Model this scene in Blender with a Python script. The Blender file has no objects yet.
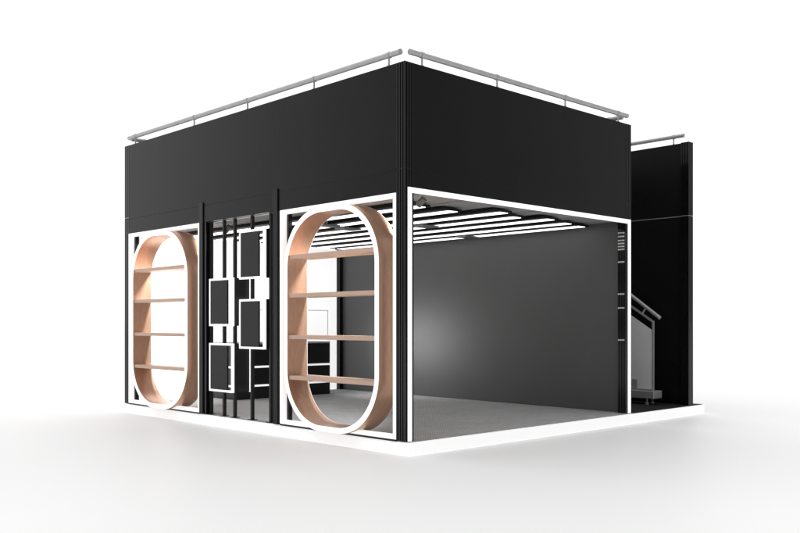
import bpy, bmesh, math, random
from mathutils import Vector
random.seed(4)
SC = bpy.context.scene
COL = SC.collection

# ------------------------------------------------------------------ materials
def mat(name, color, rough=0.5, spec=0.5, metal=0.0, emit=0.0, emit_color=None, coat=0.0):
    m = bpy.data.materials.new(name); m.use_nodes = True
    b = m.node_tree.nodes['Principled BSDF']
    b.inputs['Base Color'].default_value = (*color, 1)
    b.inputs['Roughness'].default_value = rough
    b.inputs['Specular IOR Level'].default_value = spec
    b.inputs['Metallic'].default_value = metal
    if coat: b.inputs['Coat Weight'].default_value = coat
    if emit:
        b.inputs['Emission Color'].default_value = (*(emit_color or (1, 1, 1)), 1)
        b.inputs['Emission Strength'].default_value = emit
    return m

def vary(m, scale=3.0, amt=0.12, rough_amt=0.0, bump=0.0, bscale=200.0, stretch=(1, 1, 1)):
    """soft noise variation of the base colour (wear), roughness and fine bump"""
    nt = m.node_tree; b = nt.nodes['Principled BSDF']
    tc = nt.nodes.new('ShaderNodeTexCoord'); mp = nt.nodes.new('ShaderNodeMapping')
    mp.inputs['Scale'].default_value = stretch
    nt.links.new(tc.outputs['Object'], mp.inputs['Vector'])
    n = nt.nodes.new('ShaderNodeTexNoise'); n.inputs['Scale'].default_value = scale
    n.inputs['Detail'].default_value = 6
    nt.links.new(mp.outputs[0], n.inputs['Vector'])
    c = b.inputs['Base Color'].default_value[:3]
    r = nt.nodes.new('ShaderNodeValToRGB')
    r.color_ramp.elements[0].position = 0.3; r.color_ramp.elements[1].position = 0.7
    r.color_ramp.elements[0].color = (*[x * (1 - amt) for x in c], 1)
    r.color_ramp.elements[1].color = (*[min(1, x * (1 + amt)) for x in c], 1)
    nt.links.new(n.outputs['Fac'], r.inputs['Fac'])
    nt.links.new(r.outputs['Color'], b.inputs['Base Color'])
    if rough_amt:
        r0 = b.inputs['Roughness'].default_value
        mr = nt.nodes.new('ShaderNodeMapRange')
        mr.inputs['To Min'].default_value = max(0, r0 - rough_amt); mr.inputs['To Max'].default_value = r0 + rough_amt
        nt.links.new(n.outputs['Fac'], mr.inputs['Value']); nt.links.new(mr.outputs[0], b.inputs['Roughness'])
    if bump:
        n2 = nt.nodes.new('ShaderNodeTexNoise'); n2.inputs['Scale'].default_value = bscale
        nt.links.new(tc.outputs['Object'], n2.inputs['Vector'])
        bp = nt.nodes.new('ShaderNodeBump'); bp.inputs['Strength'].default_value = bump
        bp.inputs['Distance'].default_value = 0.002
        nt.links.new(n2.outputs['Fac'], bp.inputs['Height']); nt.links.new(bp.outputs[0], b.inputs['Normal'])
    return m

M = {}
SPOT = 255  # energy of the added lamps that light the ovals
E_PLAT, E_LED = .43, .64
M['ground'] = mat('ground_white', (.90, .90, .90), .52, .32)
M['white'] = mat('white_paint', (.86, .86, .86), .35, .4)
M['platform'] = mat('white_edge_added_glow', (.88, .88, .88), .45, .3, emit=E_PLAT)  # emission stands in for front light on the painted edge
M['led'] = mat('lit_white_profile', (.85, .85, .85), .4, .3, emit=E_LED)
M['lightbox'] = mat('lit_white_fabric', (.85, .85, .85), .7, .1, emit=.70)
M['diffuser'] = mat('light_diffuser', (.85, .85, .85), .5, .2, emit=2.1)
M['black'] = vary(mat('black_gloss_panel', (.007, .007, .0073), .28, .17), 1.2, .15, .03)
M['black_post'] = vary(mat('black_aluminium', (.006, .006, .0065), .13, .4), 2, .15, .02)
M['black_matte'] = vary(mat('black_laminate', (.010, .010, .010), .4, .25), 3, .15, .04)
M['housing'] = mat('black_housing', (.006, .006, .006), .5, .2)
M['grey_wall'] = vary(mat('grey_wall_panel', (.068, .068, .0685), .50, .5), 2, .05, .03, .05, 300)
M['ceiling'] = vary(mat('grey_ceiling_cloth', (.30, .30, .30), .8, .2), 2, .08)
M['grey'] = vary(mat('grey_board', (.84, .84, .84), .5, .3), 2, .05)
M['steel'] = vary(mat('brushed_steel', (.46, .46, .46), .42, .5, metal=.3), 8, .08, .06, stretch=(1, 1, 1))
M['fixture'] = mat('grey_fixture', (.16, .16, .16), .5, .3)
M['cab_top'] = mat('grey_worktop', (.35, .35, .35), .4, .4)

# copper-toned wood veneer with a fine grain that runs along the length of each strip
m = mat('copper_veneer', (.60, .36, .24), .32, .45, metal=.55)
nt = m.node_tree; b = nt.nodes['Principled BSDF']
tc = nt.nodes.new('ShaderNodeTexCoord'); mp = nt.nodes.new('ShaderNodeMapping')
mp.inputs['Scale'].default_value = (26, 1.6, 3.0)
nt.links.new(tc.outputs['Object'], mp.inputs['Vector'])
n = nt.nodes.new('ShaderNodeTexNoise'); n.inputs['Scale'].default_value = 3.5; n.inputs['Detail'].default_value = 8
nt.links.new(mp.outputs[0], n.inputs['Vector'])
r = nt.nodes.new('ShaderNodeValToRGB')
r.color_ramp.elements[0].position = .32; r.color_ramp.elements[0].color = (.49, .285, .19, 1)
r.color_ramp.elements[1].position = .70; r.color_ramp.elements[1].color = (.58, .345, .235, 1)
nt.links.new(n.outputs['Fac'], r.inputs['Fac']); nt.links.new(r.outputs['Color'], b.inputs['Base Color'])
bp = nt.nodes.new('ShaderNodeBump'); bp.inputs['Strength'].default_value = .12; bp.inputs['Distance'].default_value = .002
nt.links.new(n.outputs['Fac'], bp.inputs['Height']); nt.links.new(bp.outputs[0], b.inputs['Normal'])
M['copper'] = m

M['shelf_veneer'] = vary(mat('pale_copper_veneer', (.64, .44, .335), .42, .4), 3, .07, .04, stretch=(20, 1, 3))

def carpet_mat(name, c0, c1, cell):
    m = mat(name, c0, .9, .15)
    nt = m.node_tree; b = nt.nodes['Principled BSDF']
    tc = nt.nodes.new('ShaderNodeTexCoord'); mp = nt.nodes.new('ShaderNodeMapping')
    nt.links.new(tc.outputs['Object'], mp.inputs['Vector'])
    v = nt.nodes.new('ShaderNodeTexBrick'); v.inputs['Scale'].default_value = 1.0
    v.inputs['Color1'].default_value = (1, 1, 1, 1); v.inputs['Color2'].default_value = (.72, .72, .72, 1)
    v.inputs['Mortar'].default_value = (0, 0, 0, 1)
    v.inputs['Brick Width'].default_value = cell * 2; v.inputs['Row Height'].default_value = cell
    v.inputs['Mortar Size'].default_value = cell * .2; v.inputs['Mortar Smooth'].default_value = .8
    mp.inputs['Rotation'].default_value = (0, 0, math.radians(45))
    nt.links.new(mp.outputs[0], v.inputs['Vector'])
    n = nt.nodes.new('ShaderNodeTexNoise'); n.inputs['Scale'].default_value = 2.5; n.inputs['Detail'].default_value = 5
    nt.links.new(tc.outputs['Object'], n.inputs['Vector'])
    r = nt.nodes.new('ShaderNodeValToRGB')
    r.color_ramp.elements[0].position = .0; r.color_ramp.elements[0].color = (*c0, 1)
    r.color_ramp.elements[1].position = 1.; r.color_ramp.elements[1].color = (*c1, 1)
    nt.links.new(v.outputs['Color'], r.inputs['Fac'])
    mx = nt.nodes.new('ShaderNodeMix'); mx.data_type = 'RGBA'; mx.blend_type = 'MULTIPLY'
    mx.inputs[0].default_value = .35
    nt.links.new(r.outputs['Color'], mx.inputs[6]); nt.links.new(n.outputs['Color'], mx.inputs[7])
    hsv = nt.nodes.new('ShaderNodeHueSaturation'); hsv.inputs['Saturation'].default_value = 0
    nt.links.new(mx.outputs[2], hsv.inputs['Color']); nt.links.new(hsv.outputs[0], b.inputs['Base Color'])
    bp = nt.nodes.new('ShaderNodeBump'); bp.inputs['Strength'].default_value = .5; bp.inputs['Distance'].default_value = .006
    nt.links.new(v.outputs['Color'], bp.inputs['Height']); nt.links.new(bp.outputs[0], b.inputs['Normal'])
    return m
M['carpet'] = carpet_mat('grey_loop_carpet', (.25, .25, .25), (.54, .54, .54), .024)
M['dark_carpet'] = carpet_mat('dark_carpet', (.012, .012, .012), (.03, .03, .03), .026)

# ------------------------------------------------------------------ helpers
def link(name, bm, m, parent=None, smooth=False, bevel=0.0):
    me = bpy.data.meshes.new(name)
    bmesh.ops.recalc_face_normals(bm, faces=bm.faces)
    bm.to_mesh(me); bm.free()
    o = bpy.data.objects.new(name, me); COL.objects.link(o)
    for x in (m if isinstance(m, (list, tuple)) else [m]): me.materials.append(x)
    if smooth:
        for p in me.polygons: p.use_smooth = True
        me.set_sharp_from_angle(angle=math.radians(40))
    if parent: o.parent = parent
    if bevel:
        md = o.modifiers.new('bevel', 'BEVEL'); md.width = bevel; md.segments = 2; md.limit_method = 'ANGLE'
    return o

def tag(o, label, cat, group=None):
    o['label'] = label; o['category'] = cat
    if group: o['group'] = group
    return o

def empty(name, loc, label, cat, group=None):
    o = bpy.data.objects.new(name, None); COL.objects.link(o); o.location = loc
    o.empty_display_size = .2
    return tag(o, label, cat, group)

def box(bm, x0, x1, y0, y1, z0, z1):
    vs = [bm.verts.new(p) for p in ((x0, y0, z0), (x1, y0, z0), (x1, y1, z0), (x0, y1, z0),
                                    (x0, y0, z1), (x1, y0, z1), (x1, y1, z1), (x0, y1, z1))]
    for f in ((0, 1, 2, 3), (4, 5, 6, 7), (0, 1, 5, 4), (1, 2, 6, 5), (2, 3, 7, 6), (3, 0, 4, 7)):
        bm.faces.new([vs[i] for i in f])
    return bm

def boxbm(*a): return box(bmesh.new(), *a)

def tube(bm, a, b, r, n=16, caps=True):
    a, b = Vector(a), Vector(b); d = (b - a).normalized()
    u = d.orthogonal().normalized(); w = d.cross(u)
    ra = [bm.verts.new(a + r * (math.cos(t) * u + math.sin(t) * w)) for t in [2 * math.pi * i / n for i in range(n)]]
    rb = [bm.verts.new(b + r * (math.cos(t) * u + math.sin(t) * w)) for t in [2 * math.pi * i / n for i in range(n)]]
    for i in range(n):
        bm.faces.new((ra[i], ra[(i + 1) % n], rb[(i + 1) % n], rb[i]))
    if caps: bm.faces.new(ra); bm.faces.new(rb)
    return bm

def prism(bm, pts, z0, z1):
    lo = [bm.verts.new((x, y, z0)) for x, y in pts]; hi = [bm.verts.new((x, y, z1)) for x, y in pts]
    n = len(pts)
    for i in range(n): bm.faces.new((lo[i], lo[(i + 1) % n], hi[(i + 1) % n], hi[i]))
    bm.faces.new(lo); bm.faces.new(hi)
    return bm

H = 3.5          # top of the stand
ZT = 2.30        # underside of the fascia
PW = .115        # post width
L, R, R2 = 5.497, 3.83, 5.356

# ------------------------------------------------------------------ setting
bm = bmesh.new()
S = 400
vs = [bm.verts.new(p) for p in ((-S, -S, -.13), (S, -S, -.13), (S, S, -.13), (-S, S, -.13))]
bm.faces.new(vs)
g = link('ground', bm, M['ground']); g['kind'] = 'structure'

# ------------------------------------------------------------------ platform
pf = empty('platform', (2.8, 2.7, -.13), 'low white platform with carpeted top under the whole stand', 'platform')
def child(name, bm, m, parent, **k):
    o = link(name, bm, m, None, **k)
    o.parent = parent; o.matrix_parent_inverse = parent.matrix_world.inverted() if False else o.matrix_parent_inverse
    # meshes are built in world coordinates: shift them to the parent's origin
    o.location = -Vector(parent.location) if parent.parent is None else Vector((0, 0, 0))
    return o
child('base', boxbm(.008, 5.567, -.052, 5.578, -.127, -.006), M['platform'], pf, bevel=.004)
child('carpet', boxbm(.02, R - .02, -.035, L - .01, -.004, .0), M['carpet'], pf)
child('carpet', boxbm(R - .015, 5.555, -.035, L + .06, -.004, -.0005), M['dark_carpet'], pf)['label'] = 'dark carpet of the side passage'

# ------------------------------------------------------------------ posts
def post_pts(x0, x1, y0, y1, d=.009, fr=((.16, .26), (.45, .55), (.74, .84))):
    w, h = x1 - x0, y1 - y0
    pts = [(x0, y0)]
    for a, b_ in fr: pts += [(x0 + a * w, y0), (x0 + a * w, y0 + d), (x0 + b_ * w, y0 + d), (x0 + b_ * w, y0)]
    pts.append((x1, y0))
    for a, b_ in fr: pts += [(x1, y0 + a * h), (x1 - d, y0 + a * h), (x1 - d, y0 + b_ * h), (x1, y0 + b_ * h)]
    pts.append((x1, y1))
    for a, b_ in fr: pts += [(x1 - a * w, y1), (x1 - a * w, y1 - d), (x1 - b_ * w, y1 - d), (x1 - b_ * w, y1)]
    pts.append((x0, y1))
    for a, b_ in fr: pts += [(x0, y1 - a * h), (x0 + d, y1 - a * h), (x0 + d, y1 - b_ * h), (x0, y1 - b_ * h)]
    return pts

def post(x0, y0, label, top=H, w=PW, joint='steel'):
    t = empty('corner_post', (x0 + w / 2, y0 + w / 2, 0), label, 'post', 'fluted black posts of the stand')
    z = 2.52
    child('lower_length', prism(bmesh.new(), post_pts(x0, x0 + w, y0, y0 + w), .001, z - .004), M['black_post'], t)
    child('joint', boxbm(x0 + .004, x0 + w - .004, y0 + .004, y0 + w - .004, z - .004, z + .004), M[joint], t)
    child('upper_length', prism(bmesh.new(), post_pts(x0, x0 + w, y0, y0 + w), z + .004, top), M['black_post'], t)
    return t
post(0, 0, 'tall fluted black corner post between the large oval shelf and the wide right opening', joint='black_post')
post(0, L - PW, 'fluted black corner post left of the farther oval shelf')
RP = post(R - PW, 0, 'fluted black post at the right end of the wide opening', joint='black_post')
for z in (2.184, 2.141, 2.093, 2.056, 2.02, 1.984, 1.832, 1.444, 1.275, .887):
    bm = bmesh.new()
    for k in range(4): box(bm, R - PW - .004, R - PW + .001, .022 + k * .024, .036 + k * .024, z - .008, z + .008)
    child('reflection_dashes', bm, M['white'], RP)  # white dashes modelled in place of light-strip reflections on the post
post(R2 - PW, .0, 'outermost black post at the free end of the passage wall')
post(R - PW, L - PW, 'fluted black post inside where the grey wall meets the white wall')

def slim_post(y0, y1, label):
    t = prism(bmesh.new(), post_pts(-.012, .001, y1 - .075, y1, .003), .001, 2.54)
    o = empty('slim_post', (0, (y0 + y1) / 2, 0), label, 'post', 'slim black posts beside the lattice')
    child('front_fin', t, M['black_post'], o)
    child('core', prism(bmesh.new(), post_pts(.0015, .09, y0, y1, .008), .001, ZT), M['black_post'], o)
    tag(o, label, 'post', 'slim black posts beside the lattice')
slim_post(3.425, 3.552, 'slim black post between the farther oval shelf and the pole lattice')
slim_post(1.952, 2.036, 'slim black post between the pole lattice and the nearer oval shelf')

# ------------------------------------------------------------------ fascias
SEAM = 2.50
t = empty('fascia', (0, L / 2, ZT), 'long plain charcoal fascia above the two oval shelves', 'fascia')
child('upper_board', boxbm(.002, .05, PW + .002, L - PW - .002, SEAM + .0006, H), M['black'], t, bevel=.002)
child('lower_board', boxbm(.002, .05, PW + .002, L - PW - .002, ZT + .003, SEAM - .0006), M['black'], t, bevel=.002)
t = empty('fascia', (R / 2, 0, ZT), 'black fascia above the wide right opening', 'fascia')
child('upper_board', boxbm(PW + .002, R - PW - .002, .002, .05, SEAM + .0006, H), M['black'], t, bevel=.002)
child('lower_board', boxbm(PW + .002, R - PW - .002, .002, .05, ZT + .003, SEAM - .0006), M['black'], t, bevel=.002)

# outer boards at the back and right, above the inner walls
t = empty('fascia', (R, L / 2, ZT), 'black upper board behind the wide opening facing the passage', 'fascia')
child('upper_board', boxbm(R - .05, R - .002, PW + .002, L - PW - .002, 2.42, H), M['black'], t)
t = empty('fascia', (R / 2, L, ZT), 'black upper board above the white rear wall', 'fascia')
child('upper_board', boxbm(PW + .002, R - PW - .002, L - .05, L - .002, 2.42, H), M['black'], t)

# ------------------------------------------------------------------ rails on top
def rail(a, b, pegs, label, r=.027):
    a, b = Vector(a), Vector(b)
    t = empty('top_rail', ((a.x + b.x) / 2, (a.y + b.y) / 2, H), label, 'rail', 'grey tube rails along the top')
    d = (b - a).normalized()
    child('tube', tube(bmesh.new(), a, b, r, 20), M['steel'], t, smooth=True)
    for s in pegs:
        p = a + d * s
        bm = tube(bmesh.new(), (p.x, p.y, H - .02), (p.x, p.y, p.z - r * .6), .0095, 10)
        tube(bm, (p.x, p.y, H), (p.x, p.y, H + .006), .022, 12)
        child('peg', bm, M['steel'], t, smooth=True)
        child('collar', tube(bmesh.new(), p - d * .02, p + d * .02, r + .004, 20), M['steel'], t, smooth=True)
    return t
ZR = 3.607
rail((.03, .085, ZR), (.03, 5.43, ZR), (.16, 1.29, 2.50, 3.65, 5.16), 'grey tube rail on short pegs above the long charcoal fascia')
rail((.09, .03, ZR), (3.79, .03, ZR), (.165, 1.255, 2.43, 3.50), 'grey tube rail on short pegs above the right-hand black fascia')
rail((.08, L - .03, ZR), (3.75, L - .03, ZR), (.2, 1.8, 3.4), 'grey tube rail along the back, only its end showing past the far corner')
rail((R - .03, .10, ZR), (R - .03, 5.40, ZR), (.2, 1.8, 3.5, 5.1), 'grey tube rail running back from the right end of the black fascia')
rail((R2 - .04, .11, ZR), (R2 - .04, 5.40, ZR), (.15, 1.6, 3.2, 5.0), 'grey tube rail above the passage wall')

# ------------------------------------------------------------------ lit white frames
def frame_left(y0, y1, label, w=.040):
    t = empty('light_frame', (0, (y0 + y1) / 2, 0), label, 'frame', 'white frames round the openings')
    x0, x1 = -.002, .06
    child('stile', boxbm(x0, x1, y0, y0 + w, .014, ZT), M['led'], t)
    child('stile', boxbm(x0, x1, y1 - w, y1, .014, ZT), M['led'], t)
    child('top_bar', boxbm(x0, x1, y0 + w, y1 - w, ZT - w, ZT), M['led'], t)
    child('bottom_bar', boxbm(x0, x1, y0 + w, y1 - w, .014, .014 + w), M['led'], t)
    child('base_track', boxbm(x0 - .003, x1, y0, y1, -.0055, .0135), M['black_post'], t)
    for a, b in ((y0 + w, y0 + w + .03), (y1 - w - .03, y1 - w)):
        child('inner_jamb', boxbm(x1, x1 + .05, a, b, .001, ZT), M['black_post'], t)
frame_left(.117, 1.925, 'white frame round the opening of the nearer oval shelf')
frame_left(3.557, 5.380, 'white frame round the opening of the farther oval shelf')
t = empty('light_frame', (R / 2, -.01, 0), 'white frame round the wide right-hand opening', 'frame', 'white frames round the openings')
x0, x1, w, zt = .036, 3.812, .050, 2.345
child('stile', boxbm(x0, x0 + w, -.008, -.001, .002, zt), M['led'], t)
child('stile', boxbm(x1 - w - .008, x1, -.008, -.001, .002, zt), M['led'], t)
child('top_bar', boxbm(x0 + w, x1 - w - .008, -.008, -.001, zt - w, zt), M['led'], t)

# ------------------------------------------------------------------ oval shelf units
def rrect(cy, cz, w, h, r, n=20):
    pts = []
    for sx, sz, a0 in ((1, 1, 0), (-1, 1, 90), (-1, -1, 180), (1, -1, 270)):
        for i in range(n + 1):
            a = math.radians(a0 + 90 * i / n)
            pts.append((cy + sx * (w / 2 - r) + r * math.cos(a), cz + sz * (h / 2 - r) + r * math.sin(a)))
    return pts

def oval(cy, label, w=1.48, h=2.258, th=.055):
    X0, X1 = -.07, .20
    cz = .006 + h / 2
    t = empty('oval_shelf', (0, cy, 0), label, 'shelf unit', 'oval copper shelf units')
    po, pi = rrect(cy, cz, w, h, .60), rrect(cy, cz, w - 2 * th, h - 2 * th, .60 - th)
    n = len(po)
    def ring(xa, xb, po, pi):
        bm = bmesh.new()
        V = [[bm.verts.new((x, p[0], p[1])) for p in q] for x, q in ((xa, po), (xa, pi), (xb, po), (xb, pi))]
        for i in range(n):
            j = (i + 1) % n
            bm.faces.new((V[0][i], V[0][j], V[1][j], V[1][i])); bm.faces.new((V[2][i], V[2][j], V[3][j], V[3][i]))
            bm.faces.new((V[0][i], V[0][j], V[2][j], V[2][i])); bm.faces.new((V[1][i], V[1][j], V[3][j], V[3][i]))
        return bm
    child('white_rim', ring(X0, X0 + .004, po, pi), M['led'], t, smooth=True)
    child('copper_band', ring(X0 + .004, X1 - .006, po, pi), M['copper'], t, smooth=True)
    child('rear_rim', ring(X1 - .006, X1, po, pi), M['white'], t, smooth=True)
    for z in (1.765, 1.36, .925, .50):
        zz = z; half = w / 2 - th
        rr = .60 - th
        for zc, s in ((cz + h / 2 - th - rr, 1), (cz - h / 2 + th + rr, -1)):
            if (z - zc) * s > 0: half = w / 2 - th - rr + math.sqrt(max(0, rr * rr - (abs(z - zc) + .02) ** 2))
        child('shelf', boxbm(X0 + .018, X1 - .012, cy - half - .004, cy + half + .004, zz, zz + .042), M['shelf_veneer'], t, bevel=.003)
oval(1.02, 'larger-looking oval copper shelf beside the corner post')
oval(4.455, 'farther oval copper shelf left of the black pole lattice', w=1.45)

# ------------------------------------------------------------------ lattice
for i, (y, lab) in enumerate(((3.392, 'leftmost black pole of the lattice'),
             (3.107, 'black lattice pole behind the two left-hand display boxes'),
             (2.884, 'black lattice pole passing between the left and right display boxes'),
             (2.532, 'black lattice pole behind the two right-hand display boxes'),
             (2.172, 'rightmost black lattice pole near the larger oval shelf'))):
    bm = boxbm(.042, .078, y - .018, y + .018, .008, ZT)
    t = empty('lattice_pole', (.06, y, 0), lab, 'pole', 'black poles of the lattice')
    child('tube', bm, M['black_matte'], t, bevel=.004)
    child('foot_plate', boxbm(.02, .102, y - .042, y + .042, .001, .008), M['black_matte'], t)
def dbox(y0, y1, z0, z1, label, depth=.225):
    t = empty('display_box', (0, (y0 + y1) / 2, z0), label, 'display box', 'white-edged display boxes on the lattice')
    f = .023; xf = -.012
    bm = bmesh.new()
    box(bm, xf, xf + .03, y0, y0 + f, z0, z1); box(bm, xf, xf + .03, y1 - f, y1, z0, z1)
    box(bm, xf, xf + .03, y0 + f, y1 - f, z1 - f, z1); box(bm, xf, xf + .03, y0 + f, y1 - f, z0, z0 + f)
    child('front_frame', bm, M['led'], t)
    child('front_panel', boxbm(xf + .004, xf + .022, y0 + .108, y1 - f - .001, z0 + f + .001, z1 - f - .001), M['black_matte'], t)
    child('side_panel', boxbm(xf + .0305, depth, y0 + .001, y0 + .018, z0 + .004, z1 - .004), M['black_matte'], t)
    bm = boxbm(depth + .001, depth + .017, y0, y0 + .02, z0, z1)
    child('rear_edge', bm, M['led'], t)
dbox(2.204, 2.692, 1.587, 2.135, 'topmost display box with a black panel, upper right of the lattice')
dbox(2.835, 3.328, 1.057, 1.615, 'middle-left display box with a black panel above the lowest box')
dbox(2.204, 2.692, .803, 1.360, 'right-hand display box below the topmost one, its white frame halfway up the poles')
dbox(2.835, 3.328, .290, .856, 'lowest display box with a black panel near the floor')

# ------------------------------------------------------------------ inner walls, ceiling
t = empty('white_wall', (R / 2, L, 0), 'glowing plain white rear wall behind the ovals and the cabinet', 'wall')
child('fabric', boxbm(.185, R - PW - .004, L - .045, L - .012, .002, 2.30), M['lightbox'], t)
child('edge_profile', boxbm(PW + .003, .182, L - .06, L - .008, .002, 2.30), M['black_post'], t)
t = empty('grey_wall', (R, L / 2, 0), 'plain dark grey side wall seen through the wide opening', 'wall')
child('panel', boxbm(R - .048, R - .004, PW + .002, L - PW - .004, .002, 2.34), M['grey_wall'], t)
t = empty('ceiling', (R / 2, L / 2, 2.34), 'grey ceiling panel with white light strips under it', 'ceiling')
child('panel', boxbm(.055, R - .055, .055, L - .055, 2.332, 2.36), M['ceiling'], t)
bm = bmesh.new()
for x in (.20, 1.0, 2.2, 3.0):
    box(bm, x, x + .04, .06, L - .06, 2.316, 2.3315)
child('batten', bm, M['ceiling'], t)
bm = boxbm(.13, .15, .2, L - .2, 2.306, 2.3155)
child('thin_trim', bm, M['white'], t)

XS = (.78, 1.30, 1.78, 2.22, 2.66, 3.15, 3.55)
YS = (.55, .58, .28, .45, .31, .42, .50)
WH = ('first', 'second', 'third', 'fourth', 'fifth', 'sixth', 'seventh')
for i, (x, y) in enumerate(zip(XS, YS)):
    t = empty('ceiling_light', (x, L / 2, 2.30), 'long white ceiling light strip, %s counted from the ovals towards the grey wall' % WH[i], 'light', 'long light strips under the ceiling')
    child('housing', boxbm(x - .19, x + .13, y + .012, L - .30, 2.288, 2.315), M['housing'], t)
    child('diffuser', boxbm(x - .068, x + .068, y + .02, L - .33, 2.281, 2.2875), M['diffuser'], t)
for x, y, lab in ((2.04, 1.74, 'small grey bracket seen at the left of the wide opening, under the middle light strips'), (1.54, 2.61, 'grey bracket seen through the larger oval, the right one of two'),
                  (3.40, 2.28, 'small grey bracket under the last light strips near the grey wall'), (1.10, 2.49, 'grey bracket seen through the larger oval, the left one of two')):
    t = empty('ceiling_bracket', (x, y, 2.28), lab, 'bracket', 'small grey brackets under the ceiling lights')
    child('plate', boxbm(x - .14, x + .14, y - .09, y + .09, 2.258, 2.279), M['fixture'], t, bevel=.003)
    child('hanger', tube(bmesh.new(), (x, y, 2.279), (x, y, 2.331), .012), M['grey'], t)

def spotlight(x, y, aim, label, energy):  # added fixture and lamp to brighten the copper of an oval
    t = empty('added_spotlight', (x, y, 2.33), label, 'spotlight', 'added grey spotlights that light the ovals')
    p = Vector((x, y, 2.262)); d = (Vector(aim) - p).normalized()
    child('stem', tube(bmesh.new(), (x, y, 2.28), (x, y, 2.331), .010, 10), M['grey'], t, smooth=True)
    bm = tube(bmesh.new(), p - d * .05, p + d * .045, .032, 18)
    child('head', bm, M['fixture'], t, smooth=True)
    sp = bpy.data.lights.new('added_spot_lamp', 'SPOT'); so = bpy.data.objects.new('added_spot_lamp', sp); COL.objects.link(so)
    sp.energy = energy; sp.spot_size = math.radians(72); sp.spot_blend = .6; sp.shadow_soft_size = .09
    so.location = p + d * .085; so.rotation_euler = d.to_track_quat('-Z', 'Y').to_euler()
spotlight(.43, .22, (.14, 1.70, .95), 'added small grey spotlight under the ceiling, lighting the larger oval', SPOT)
spotlight(.43, 3.62, (.14, 5.12, .95), 'added small grey spotlight under the ceiling, lighting the farther oval', SPOT * 1.25)

# ------------------------------------------------------------------ cabinet and board
cx, cy, cX = 1.342, 4.805, 3.041
t = empty('cabinet', ((cx + cX) / 2, 5.1, 0), 'long low black cabinet with white strips against the white wall', 'cabinet')
prev = .002
for z0, z1 in ((.002, .175), (.205, .445), (.475, .785)):
    child('body', boxbm(cx, cX, cy, L - .05, z0, z1), M['black_matte'], t, bevel=.003)
for z in (.175, .445):
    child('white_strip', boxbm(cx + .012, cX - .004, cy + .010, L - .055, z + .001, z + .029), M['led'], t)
child('worktop', boxbm(cx - .004, cX + .004, cy - .004, L - .05, .786, .81), M['cab_top'], t)
o = empty('white_board', (2.7, L - .06, .815), '', 'board')
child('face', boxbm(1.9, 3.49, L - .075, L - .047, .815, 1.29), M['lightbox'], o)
child('edge_trim', boxbm(1.9, 3.49, L - .078, L - .047, 1.2905, 1.304), M['grey'], o)
child('edge_trim', boxbm(3.4905, 3.502, L - .078, L - .047, .815, 1.304), M['grey'], o)
tag(o, 'plain white board standing on the black cabinet against the white wall', 'board')

# ------------------------------------------------------------------ side passage
t = empty('passage_wall', (R2 - .06, L / 2, 0), 'tall glossy black wall of the side passage at the right', 'wall')
child('lower_board', boxbm(R2 - .075, R2 - .03, PW + .002, L - .01, .002, 2.515), M['black'], t)
child('joint_strip', boxbm(R2 - .073, R2 - .032, PW + .002, L - .01, 2.516, 2.524), M['steel'], t)
child('upper_board', boxbm(R2 - .075, R2 - .03, PW + .002, L - .01, 2.525, H), M['black'], t)

t = empty('balustrade', (5.02, .8, 0), 'grey panel with sloping tube handrail on a low footed base in the passage', 'balustrade')
def slab_x(pts, x0, x1):
    bm = bmesh.new(); n = len(pts)
    a = [bm.verts.new((x0, y, z)) for y, z in pts]; b = [bm.verts.new((x1, y, z)) for y, z in pts]
    for i in range(n): bm.faces.new((a[i], a[(i + 1) % n], b[(i + 1) % n], b[i]))
    bm.faces.new(a); bm.faces.new(b); return bm
def zt_(y): return 1.119 + (y - .38) * .629
YE = 1.25
child('panel', slab_x([(.405, .20), (YE, .20), (YE, zt_(YE) - .14), (.405, zt_(.405) - .14)], 5.004, 5.016), M['grey'], t)
bm = slab_x([(.38, .185), (.402, .185), (.402, zt_(.402)), (.38, zt_(.38))], 4.998, 5.022)
child('end_stile', bm, M['steel'], t)
child('sloping_top', slab_x([(.403, zt_(.403) - .03), (YE, zt_(YE) - .03), (YE, zt_(YE)), (.403, zt_(.403))], 4.998, 5.022), M['steel'], t)
child('handrail', tube(bmesh.new(), (5.0, .284, 1.159), (5.0, YE, 1.159 + (YE - .284) * .713), .024, 16), M['steel'], t, smooth=True)
for y in (.52, 1.0):
    child('peg', tube(bmesh.new(), (5.0, y + .03, zt_(y + .03) - .01), (5.0, y - .03, 1.159 + (y - .03 - .284) * .713), .010, 10), M['steel'], t, smooth=True)
child('base', boxbm(4.93, 5.15, .34, YE, .082, .184), M['steel'], t, bevel=.006)
child('bracket', boxbm(4.985, 4.9975, .62, .70, .185, .33), M['steel'], t, bevel=.003)
for y in (.46, 1.05):
    for x in (4.97, 5.11):
        bm = tube(bmesh.new(), (x, y, .0), (x, y, .03), .024, 14); tube(bm, (x, y, .03), (x, y, .083), .01, 10)
        child('foot', bm, M['steel'], t, smooth=True)

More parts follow.
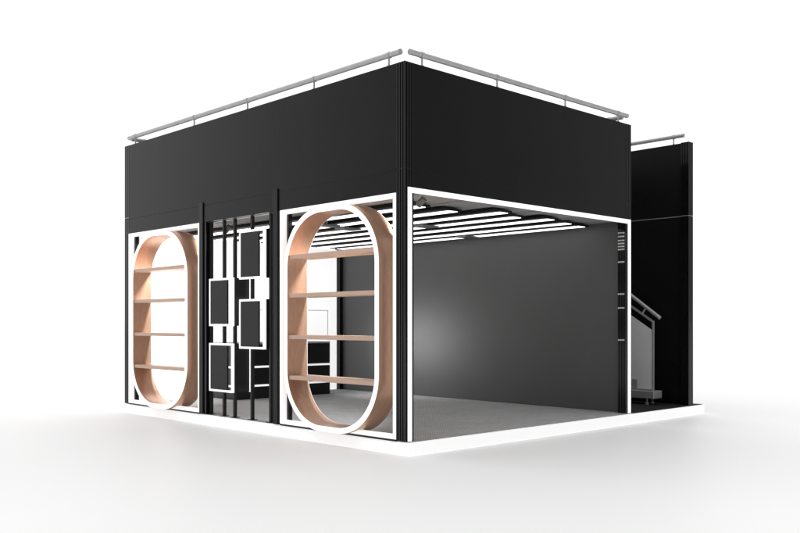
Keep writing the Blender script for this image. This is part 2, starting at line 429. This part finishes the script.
# ------------------------------------------------------------------ world and lamps
W_DARK, W_SIDE, W_MID, W_LIGHT, W_TOP = .20, .62, 1.34, 1.14, .90
sp = bpy.data.lights.new('added_wall_glow', 'SPOT'); so = bpy.data.objects.new('added_wall_glow', sp); COL.objects.link(so)  # added lamp without a fixture, makes the glow on the grey wall
sp.energy = 85; sp.spot_size = math.radians(125); sp.spot_blend = 1; sp.shadow_soft_size = .46
so.location = (2.75, 4.25, .85)
so.rotation_euler = (Vector((3.78, 3.9, .55)) - so.location).to_track_quat('-Z', 'Y').to_euler()
w = bpy.data.worlds.new('World'); SC.world = w; w.use_nodes = True
nt = w.node_tree; bg = nt.nodes['Background']
tc = nt.nodes.new('ShaderNodeTexCoord')
def wnode(op, a, b_=None):
    n_ = nt.nodes.new('ShaderNodeMath'); n_.operation = op
    for i_, v_ in enumerate((a, b_)):
        if v_ is None: continue
        if isinstance(v_, (int, float)): n_.inputs[i_].default_value = v_
        else: nt.links.new(v_, n_.inputs[i_])
    return n_.outputs[0]
sep = nt.nodes.new('ShaderNodeSeparateXYZ'); nt.links.new(tc.outputs['Generated'], sep.inputs[0])
# soft studio dome: brighter on one side and overhead
A = math.radians(67)
side = wnode('ADD', wnode('MULTIPLY', sep.outputs[0], math.cos(A)), wnode('MULTIPLY', sep.outputs[1], math.sin(A)))
cr = nt.nodes.new('ShaderNodeValToRGB'); cr.color_ramp.interpolation = 'LINEAR'
e = cr.color_ramp.elements
e[0].position = .05; e[0].color = (W_DARK / 4,) * 3 + (1,)
e[1].position = .80; e[1].color = (W_MID / 4,) * 3 + (1,)
for p_, v_ in ((.25, .30), (.48, .50), (.70, W_SIDE), (.99, W_LIGHT)):
    x_ = e.new(p_); x_.color = (v_ / 4,) * 3 + (1,)
nt.links.new(wnode('ADD', wnode('MULTIPLY', side, .5), .5), cr.inputs[0])
mr = nt.nodes.new('ShaderNodeMapRange'); mr.interpolation_type = 'SMOOTHSTEP'
mr.inputs['From Min'].default_value = .35; mr.inputs['From Max'].default_value = .95
mr.inputs['To Max'].default_value = W_TOP
nt.links.new(sep.outputs[2], mr.inputs['Value'])
nt.links.new(wnode('ADD', wnode('MULTIPLY', cr.outputs[0], 4.0), mr.outputs[0]), bg.inputs['Strength'])
bg.inputs['Color'].default_value = (1, 1, 1, 1)

# ------------------------------------------------------------------ camera
cam = bpy.data.cameras.new('Camera'); co = bpy.data.objects.new('Camera', cam); COL.objects.link(co)
cam.sensor_width = 36; cam.lens = 886.08 / 800 * 36; cam.shift_y = (322.94 - 266.5) / 800
cam.clip_end = 2000; cam.clip_start = .05
co.location = (-5.6503, -5.8388, 1.0933)
co.rotation_euler = (math.radians(90), 0, .80716 - math.pi / 2)
SC.camera = co
SC.view_settings.view_transform = 'Standard'; SC.view_settings.look = 'None'
SC.view_settings.gamma = 1; SC.view_settings.exposure = 0
SC.cycles.max_bounces = 10; SC.cycles.diffuse_bounces = 6
SC.cycles.use_denoising = True
